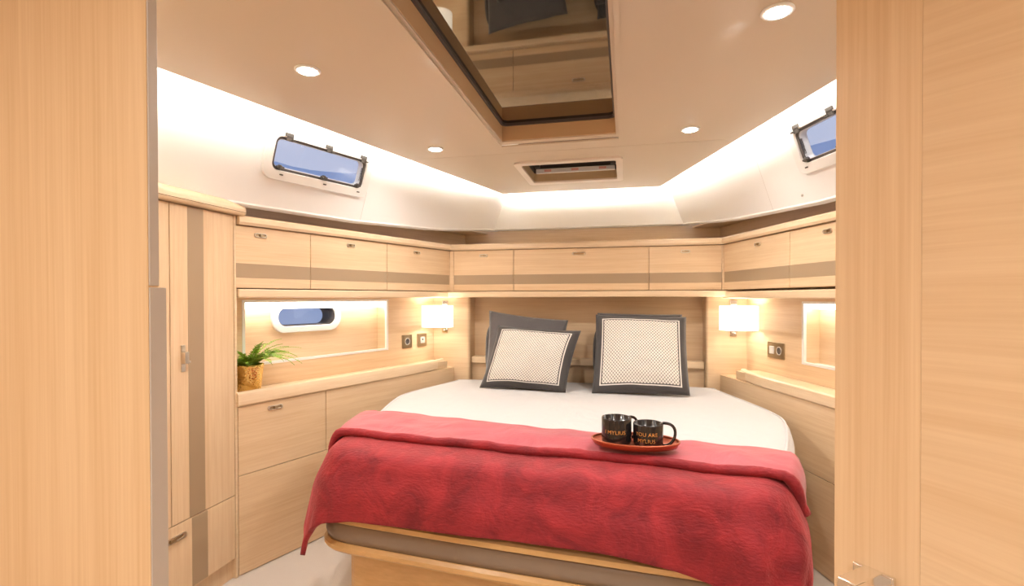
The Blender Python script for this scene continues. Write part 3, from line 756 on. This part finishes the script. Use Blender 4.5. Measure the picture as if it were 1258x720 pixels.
def mug(px, py, rad, hh, lines, label, hang):
    p = atz(px, py, ztr+.005); p = Vector((p.x, p.y+rad, ztr+.0045))
    t = thing('mug', p, label, 'mug', 'mugs on the copper tray')
    MB().lathe(p, [(rad*.93, 0), (rad*.99, .006), (rad, .02), (rad, hh-.003), (rad-.0015, hh), (rad-.0035, hh-.002), (rad-.004, .01), (.01, .007)], 40, capb=True, capt=True).build('cup', 'mug_black', t, smooth=True)
    a = hang; d = Vector((cos(a), sin(a), 0)); hp = []
    for k in range(15):
        f_ = k/14; an = -pi/2 + pi*f_
        hp.append(p + d*(rad-.003 + .042*cos(an)**.7*(1 if True else 0)*(.75+.35*f_) if cos(an) > 1e-6 else rad-.003) + Vector((0, 0, hh*.50 + .036*sin(an))))
    MB().tube(hp, .0048, 8).build('handle', 'mug_black', t, smooth=True)
    fa = atan2(-p.y, -p.x)
    for txt, z, hgt, mt, da in lines: text_on(t, txt, p, rad, hgt, fa+da, p.z+z, mt)
    return t
mug(757, 548, .048, .082, [('I MYLIUS', .036, .0125, 'gold_print', -.10)], 'black mug with one line of gold lettering on the copper tray', .65)
mug(797, 551, .047, .070, [('YOU ARE', .036, .012, 'gold_print', -.12), ('MYLIUS', .016, .012, 'gold_print', -.12)], 'black mug with two lines of gold lettering on the copper tray', .0)

# ================================================================== WALL LAMPS
def sconce(px, label):
    ARM = .15
    p = atY(px, 392, YP-ARM); x = p.x; zc = 1.082
    t = thing('wall_lamp', (x, YP, zc), label, 'lamp', 'wall lamps beside the bed head')
    f = lambda a, d, z: Vector((x+a, YP-d, z))
    bx(f, (-.020, .020), (.0005, .012), (.965, 1.185)).build('back_plate', 'chrome', t, bevel=.003)
    m = MB(); m.tube([f(0, .012, zc-.05), f(0, ARM-.018, zc-.05), f(0, ARM-.004, zc-.04), f(0, ARM, zc+.02)], .006, 10); m.build('arm', 'chrome', t, smooth=True)
    m = MB(); m.lathe(f(.004, .018, .985), [(.006, 0), (.008, .014), (.005, .02)], 12, axis=(0, -1, 0)); m.build('switch', 'chrome', t, smooth=True)
    n = 40; hh = .07
    el = lambda r, z: [Vector((x + .105*r*cos(2*pi*k/n), YP-ARM + .085*r*sin(2*pi*k/n), zc+z)) for k in range(n)]
    m = MB(); m.loft([el(1, -hh), el(1, hh), el(.975, hh), el(.975, -hh), el(1, -hh)]); m.build('shade', 'lamp_shade_fabric', t, smooth=True, bevel=.001)
    m = MB(); m.lathe(f(0, ARM, zc-.02), [(.012, 0), (.02, .015), (.022, .03), (.014, .048)], 16); m.build('bulb', 'lamp_lens', t, smooth=True)
    for dz, up in ((hh*.55, 1), (-hh*.55, -1)):
        lamp_area('bulb_light', f(0, ARM, zc+dz), .09, P_SHADE, t, (0, 0, up), 140)
    return t
sconce(537.5, 'white drum wall lamp on chrome bracket beside the two single sockets')
sconce(907.5, 'white drum wall lamp on chrome bracket beside the double socket')

# ================================================================== SOCKETS
def socket(fr, s, z, w, h, label, kind, group=None):
    t = thing('wall_socket', fr(s, EW, z), label, 'socket', group)
    f = lambda a, b, d: fr(s+a, EW+d, z+b)
    m = MB(); m.prism(f, rrect(w, h, .004, 3), .0004, .007); m.build('plate', 'bronze_plate', t, bevel=.0015)
    cs = [0] if kind != 'double' else [-w*.22, w*.2]
    for i, a in enumerate(cs):
        if kind == 'switch' or (kind == 'double' and i == 1 and fr is FR):
            bx(lambda q1, q2, q3: f(a+q1, q3, q2), (-.021, .021), (.006, .011), (-.021, .021)).build('rocker', 'socket_grey', t, bevel=.002)
            if kind == 'switch':
                bx(lambda q1, q2, q3: f(a+q1, q3, q2), (-.008, .004), (.011, .012), (-.002, .010)).build('jack', 'dark_rubber', t)
        else:
            m = ringmesh(lambda p, q_, d: f(a+p, q_, d), rrect(.046, .046, .0229, 8), rrect(.036, .036, .0179, 8), .006, .0095); m.build('socket_ring', 'socket_grey', t, bevel=.001)
            m = MB(); pts = rrect(.037, .037, .0184, 8); m.add([f(a+p, q_, .0075) for p, q_ in pts], [tuple(range(len(pts)))]); m.build('socket_well', 'dark_rubber', t)
    return t
p = pL(499.5, 419.5, EW); socket(FL, p[0], p[1], .088, .086, 'single bronze socket plate with round dark well on the lamp wall', 'single')
p = pL(518, 417.5, EW); socket(FL, p[0], p[1], .088, .086, 'single bronze switch plate with small dark jack next to the lamp', 'switch')
p = pR(954, 430.5, EW); socket(FR, p[0], p[1], .150, .088, 'wide double bronze socket plate with rocker, above the empty worktop', 'double')

# ================================================================== FERN
pe = -.080
sp, _ = pL(305.5, 470, pe)
pc = FL(sp, pe, .7815)
fern = thing('potted_fern', pc, 'green fern in a hammered gold pot at the wardrobe end of the worktop', 'plant')
MB().lathe(pc, [(.046, 0), (.050, .003), (.0625, .110), (.064, .122), (.0605, .122), (.058, .105)], 36, capt=False).build('pot', 'gold_pot', fern, smooth=True)
MB().lathe(pc, [(.0585, .100), (.02, .106)], 24).build('soil', 'soil', fern)
rg = random.Random(3)
def frond(az, length, lift, droop, leaf):
    base_ = pc + Vector((.012*cos(az), .012*sin(az), .104)); pts = []; p = base_.copy(); el = lift; n = 20
    for k in range(n+1):
        pts.append(p.copy()); st = length/n
        p = p + Vector((cos(az)*cos(el), sin(az)*cos(el), sin(el)))*st; el -= droop/n
    m = MB(); m.tube(pts, [.0014*(1-.7*k/n) for k in range(n+1)], 5)
    side = Vector((-sin(az), cos(az), 0))
    for k in range(3, n+1):
        for f_ in (0, .5):
            if f_: continue
            c0 = pts[k] if not f_ else (pts[k]+pts[min(n, k+1)])/2
            t = (pts[min(n, k+1)]-pts[k-1]).normalized(); up = side.cross(t)
            l = leaf*sin(pi*min(1, (k+f_)/n*.93+.10))**.8*rg.uniform(.8, 1.1); w = .0045
            for sg in (-1, 1):
                dr = (side*sg*.9 + t*.5 - up*rg.uniform(-.15, .3)).normalized(); b = t*w
                q0, q1, q2, q3 = c0-b*.5, c0+dr*l*.5-b+up*.002, c0+dr*l, c0+dr*l*.5+b+up*.002
                m.add([q0, q1, q2, q3, c0+b*.5], [(0, 1, 3, 4), (1, 2, 3)])
    m.build('frond', 'fern_green', fern)
for k in range(60):
    az = 2*pi*k/60*2.618 + rg.uniform(-.2, .2)
    # fronds reach into the room and along the worktop rather than into the wall
    dd = Vector((cos(az), sin(az), 0)); into = dd.dot(nL); away = dd.dot(dL)
    L_ = rg.uniform(.15, .24)
    if into < -.2: L_ *= .36
    if away < -.35: L_ *= .55
    frond(az, L_, rg.uniform(.75, 1.45), rg.uniform(.9, 1.9), rg.uniform(.020, .030))
adl = atan2(dL.y, dL.x)
frond(adl-.15, .26, .85, 1.15, .010)
frond(adl-.5, .19, 1.1, 1.2, .020); frond(adl-.9, .18, 1.2, 1.1, .022); frond(adl-1.6, .17, 1.3, .9, .024)

# ================================================================== CEILING FITTINGS
def downlight(x, y, label, power, grp='ceiling downlights'):
    t = thing('downlight', (x, y, ZC), label, 'light', grp)
    MB().lathe((x, y, ZC), [(.040, 0), (.041, -.003), (.038, -.006), (.030, -.006), (.029, -.003)], 32, capb=False, capt=False).build('bezel', 'white_plastic', t, smooth=True)
    MB().lathe((x, y, ZC), [(.0300, -.0025), (.0290, -.0065), (.020, -.0095), (.005, -.0105)], 32).build('lens', 'lamp_lens', t, smooth=True)
    lamp_area('downlight_beam', (x, y, ZC-.013), .055, power, t)
DL = [(378, 88, 'round ceiling downlight near the window over the wardrobe side'), (535, 184, 'round ceiling downlight by the panel joint on the wardrobe side of the hatch'),
      (848, 160, 'round ceiling downlight by the panel joint on the door side of the hatch'), (955, 16, 'round ceiling downlight nearest the open cabin door')]
for x, y, lb in DL:
    p = atz(x, y, ZC-.006); downlight(p.x, p.y, lb, P_DOWN)
downlight(-1.15, .55, 'round ceiling downlight just inside the doorway, wardrobe side', P_DOWN)
downlight(.55, .62, 'round ceiling downlight just inside the doorway, behind the open door', P_DOWN)
for x, y, lb in ((-.45, -.45, 'round passage downlight outside the cabin, wardrobe side of the doorway'), (.40, -.55, 'round passage downlight outside the cabin, hinge side of the door')):
    downlight(x, y, lb, P_PASS, 'passage downlights')

# ---- big overhead hatch with smoked mirror-like pane
hx0, hx1, hy0, hy1, zg = -.577, -.045, .96, 2.375, 2.03
ht = thing('deck_hatch', ((hx0+hx1)/2, (hy0+hy1)/2, ZC), 'large dark mirrored deck hatch recessed in the cream ceiling', 'hatch')
fz = lambda a, b, z: Vector((a, b, z))
def rect4(x0, x1, y0, y1): return [(x0, y0), (x1, y0), (x1, y1), (x0, y1)]
ringmesh(fz, rect4(HX0-.004, HX1+.004, HY0-.01, HY1+.018), rect4(hx0-.012, hx1+.012, hy0, hy1+.045), ZC-.004, ZC+.004).build('outer_trim', 'cream_ceiling', ht, bevel=.0015)
ringmesh(fz, rect4(hx0-.014, hx1+.014, hy0-.02, hy1+.048), rect4(hx0-.001, hx1+.001, hy0, hy1+.004), ZC+.006, ZC+.014).build('inner_trim', 'cream_ceiling', ht, bevel=.002)
ringmesh(fz, rect4(hx0-.012, hx1+.012, hy0-.01, hy1+.012), rect4(hx0, hx1, hy0, hy1), ZC+.012, zg+.02).build('recess_lining', 'hatch_wood', ht)
ringmesh(fz, rrect(hx1-hx0-.001, hy1-hy0-.001, .02), rrect(hx1-hx0-.03, hy1-hy0-.03, .02), 0, .012)
m = ringmesh(lambda a, b, z: Vector(((hx0+hx1)/2+a, (hy0+hy1)/2+b, zg-.012+z)), rrect(hx1-hx0-.001, hy1-hy0-.001, .03), rrect(hx1-hx0-.022, hy1-hy0-.022, .025), 0, .012); m.build('seal', 'dark_rubber', ht)
bx(FW, (hx0+.002, hx1-.002), (hy0+.002, hy1-.002), (zg, zg+.008)).build('pane', 'smoked_mirror', ht)
# ---- small hatch with roller blind behind it
vt = thing('roof_hatch', ((VX0+VX1)/2, (VY0+VY1)/2, ZC), 'small roof hatch with cream frame and pale blind, between big hatch and bed head', 'hatch')
cx_, cy_ = (VX0+VX1)/2, (VY0+VY1)/2; vw, vh = VX1-VX0, VY1-VY0
fv = lambda a, b, z: Vector((cx_+a, cy_+b, z))
ringmesh(fv, rrect(vw+.036, vh+.075, .03), rrect(vw-.035, vh-.03, .02), ZC-.010, ZC+.003).build('frame', 'white_plastic' if False else 'cream_frame', vt, bevel=.004)
ringmesh(fv, rrect(vw-.004, vh-.004, .02), rrect(vw-.036, vh-.031, .02), ZC, ZC+.050).build('recess_lining', 'tan_blind', vt)
ringmesh(fv, rrect(vw-.004, vh-.004, .02), rrect(vw-.030, vh-.025, .02), ZC+.0505, ZC+.135).build('seal', 'dark_rubber', vt)
bx(FW, (VX0+.004, VX1-.004), (VY0+.004, VY1-.004), (ZC+.1355, ZC+.142)).build('pane', 'dark_rubber', vt)
yb_ = VY1-.016
bx(FW, (VX0+.030, VX1-.030), (yb_-.014, yb_), (ZC+.046, ZC+.076)).build('blind_bar', 'white_plastic', vt, bevel=.003)
for k in (-.17, 0, .17):
    bx(FW, (cx_+k-.022, cx_+k+.022), (yb_-.0155, yb_-.010), (ZC+.055, ZC+.069)).build('blind_tab', 'pink_tab', vt)
for k in (-1, 1):
    bx(FW, (cx_+k*.235-.016, cx_+k*.235+.016), (yb_-.045, yb_-.001), (ZC+.078, ZC+.11)).build('latch', 'bracket_grey', vt, bevel=.004)

# ================================================================== CABIN DOOR
dd = Vector((-.647, .763, 0)).normalized(); dn = Vector((-dd.y, dd.x, 0)); dn = dn if dn.y < 0 else -dn      # face towards the passage
E0 = ray(1026.3, 360); E0 = O3 + E0*(.57/E0.dot(Fv)); E0.z = 0
fd = lambda a, e, z: E0 - dd*a + dn*e + Vector((0, 0, z))         # a from the free edge towards the hinge
def pD(x, y):
    p = plane(x, y, dn, dn.dot(E0)); return (E0-p).dot(dd)
sw = pD(1132, 360)
door = struct('door_1', E0)
bx(fd, (0, sw-.0001), (-.034, 0), (.02, ZC-.01)).build('stile', 'oak_door_stile', door)
bx(fd, (sw+.0001, .60), (-.034, -.0001), (.02, ZC-.01)).build('panel', 'oak_door_panel', door)
bx(fd, (.6004, .68), (-.034, 0), (.02, ZC-.01)).build('stile', 'oak_door_stile', door, bevel=.002)
for sg in (1, -1):
    e = lambda v, sg=sg: v if sg > 0 else -.034 - v
    zl = .917
    m = MB(); m.box(fd, (.022, .062), tuple(sorted((e(0), e(.006)))), (zl-.13, zl-.002)); m.build('handle_plate', 'chrome', door, bevel=.002)
    m = MB(); m.box(fd, (.034, .052), tuple(sorted((e(.005), e(.055)))), (zl-.018, zl)); m.box(fd, (.0522, .155), tuple(sorted((e(.038), e(.0555)))), (zl-.0178, zl-.0002)); m.build('lever', 'chrome', door, bevel=.0015)

for o in bpy.data.objects:
    if '_w' in o: del o['_w']
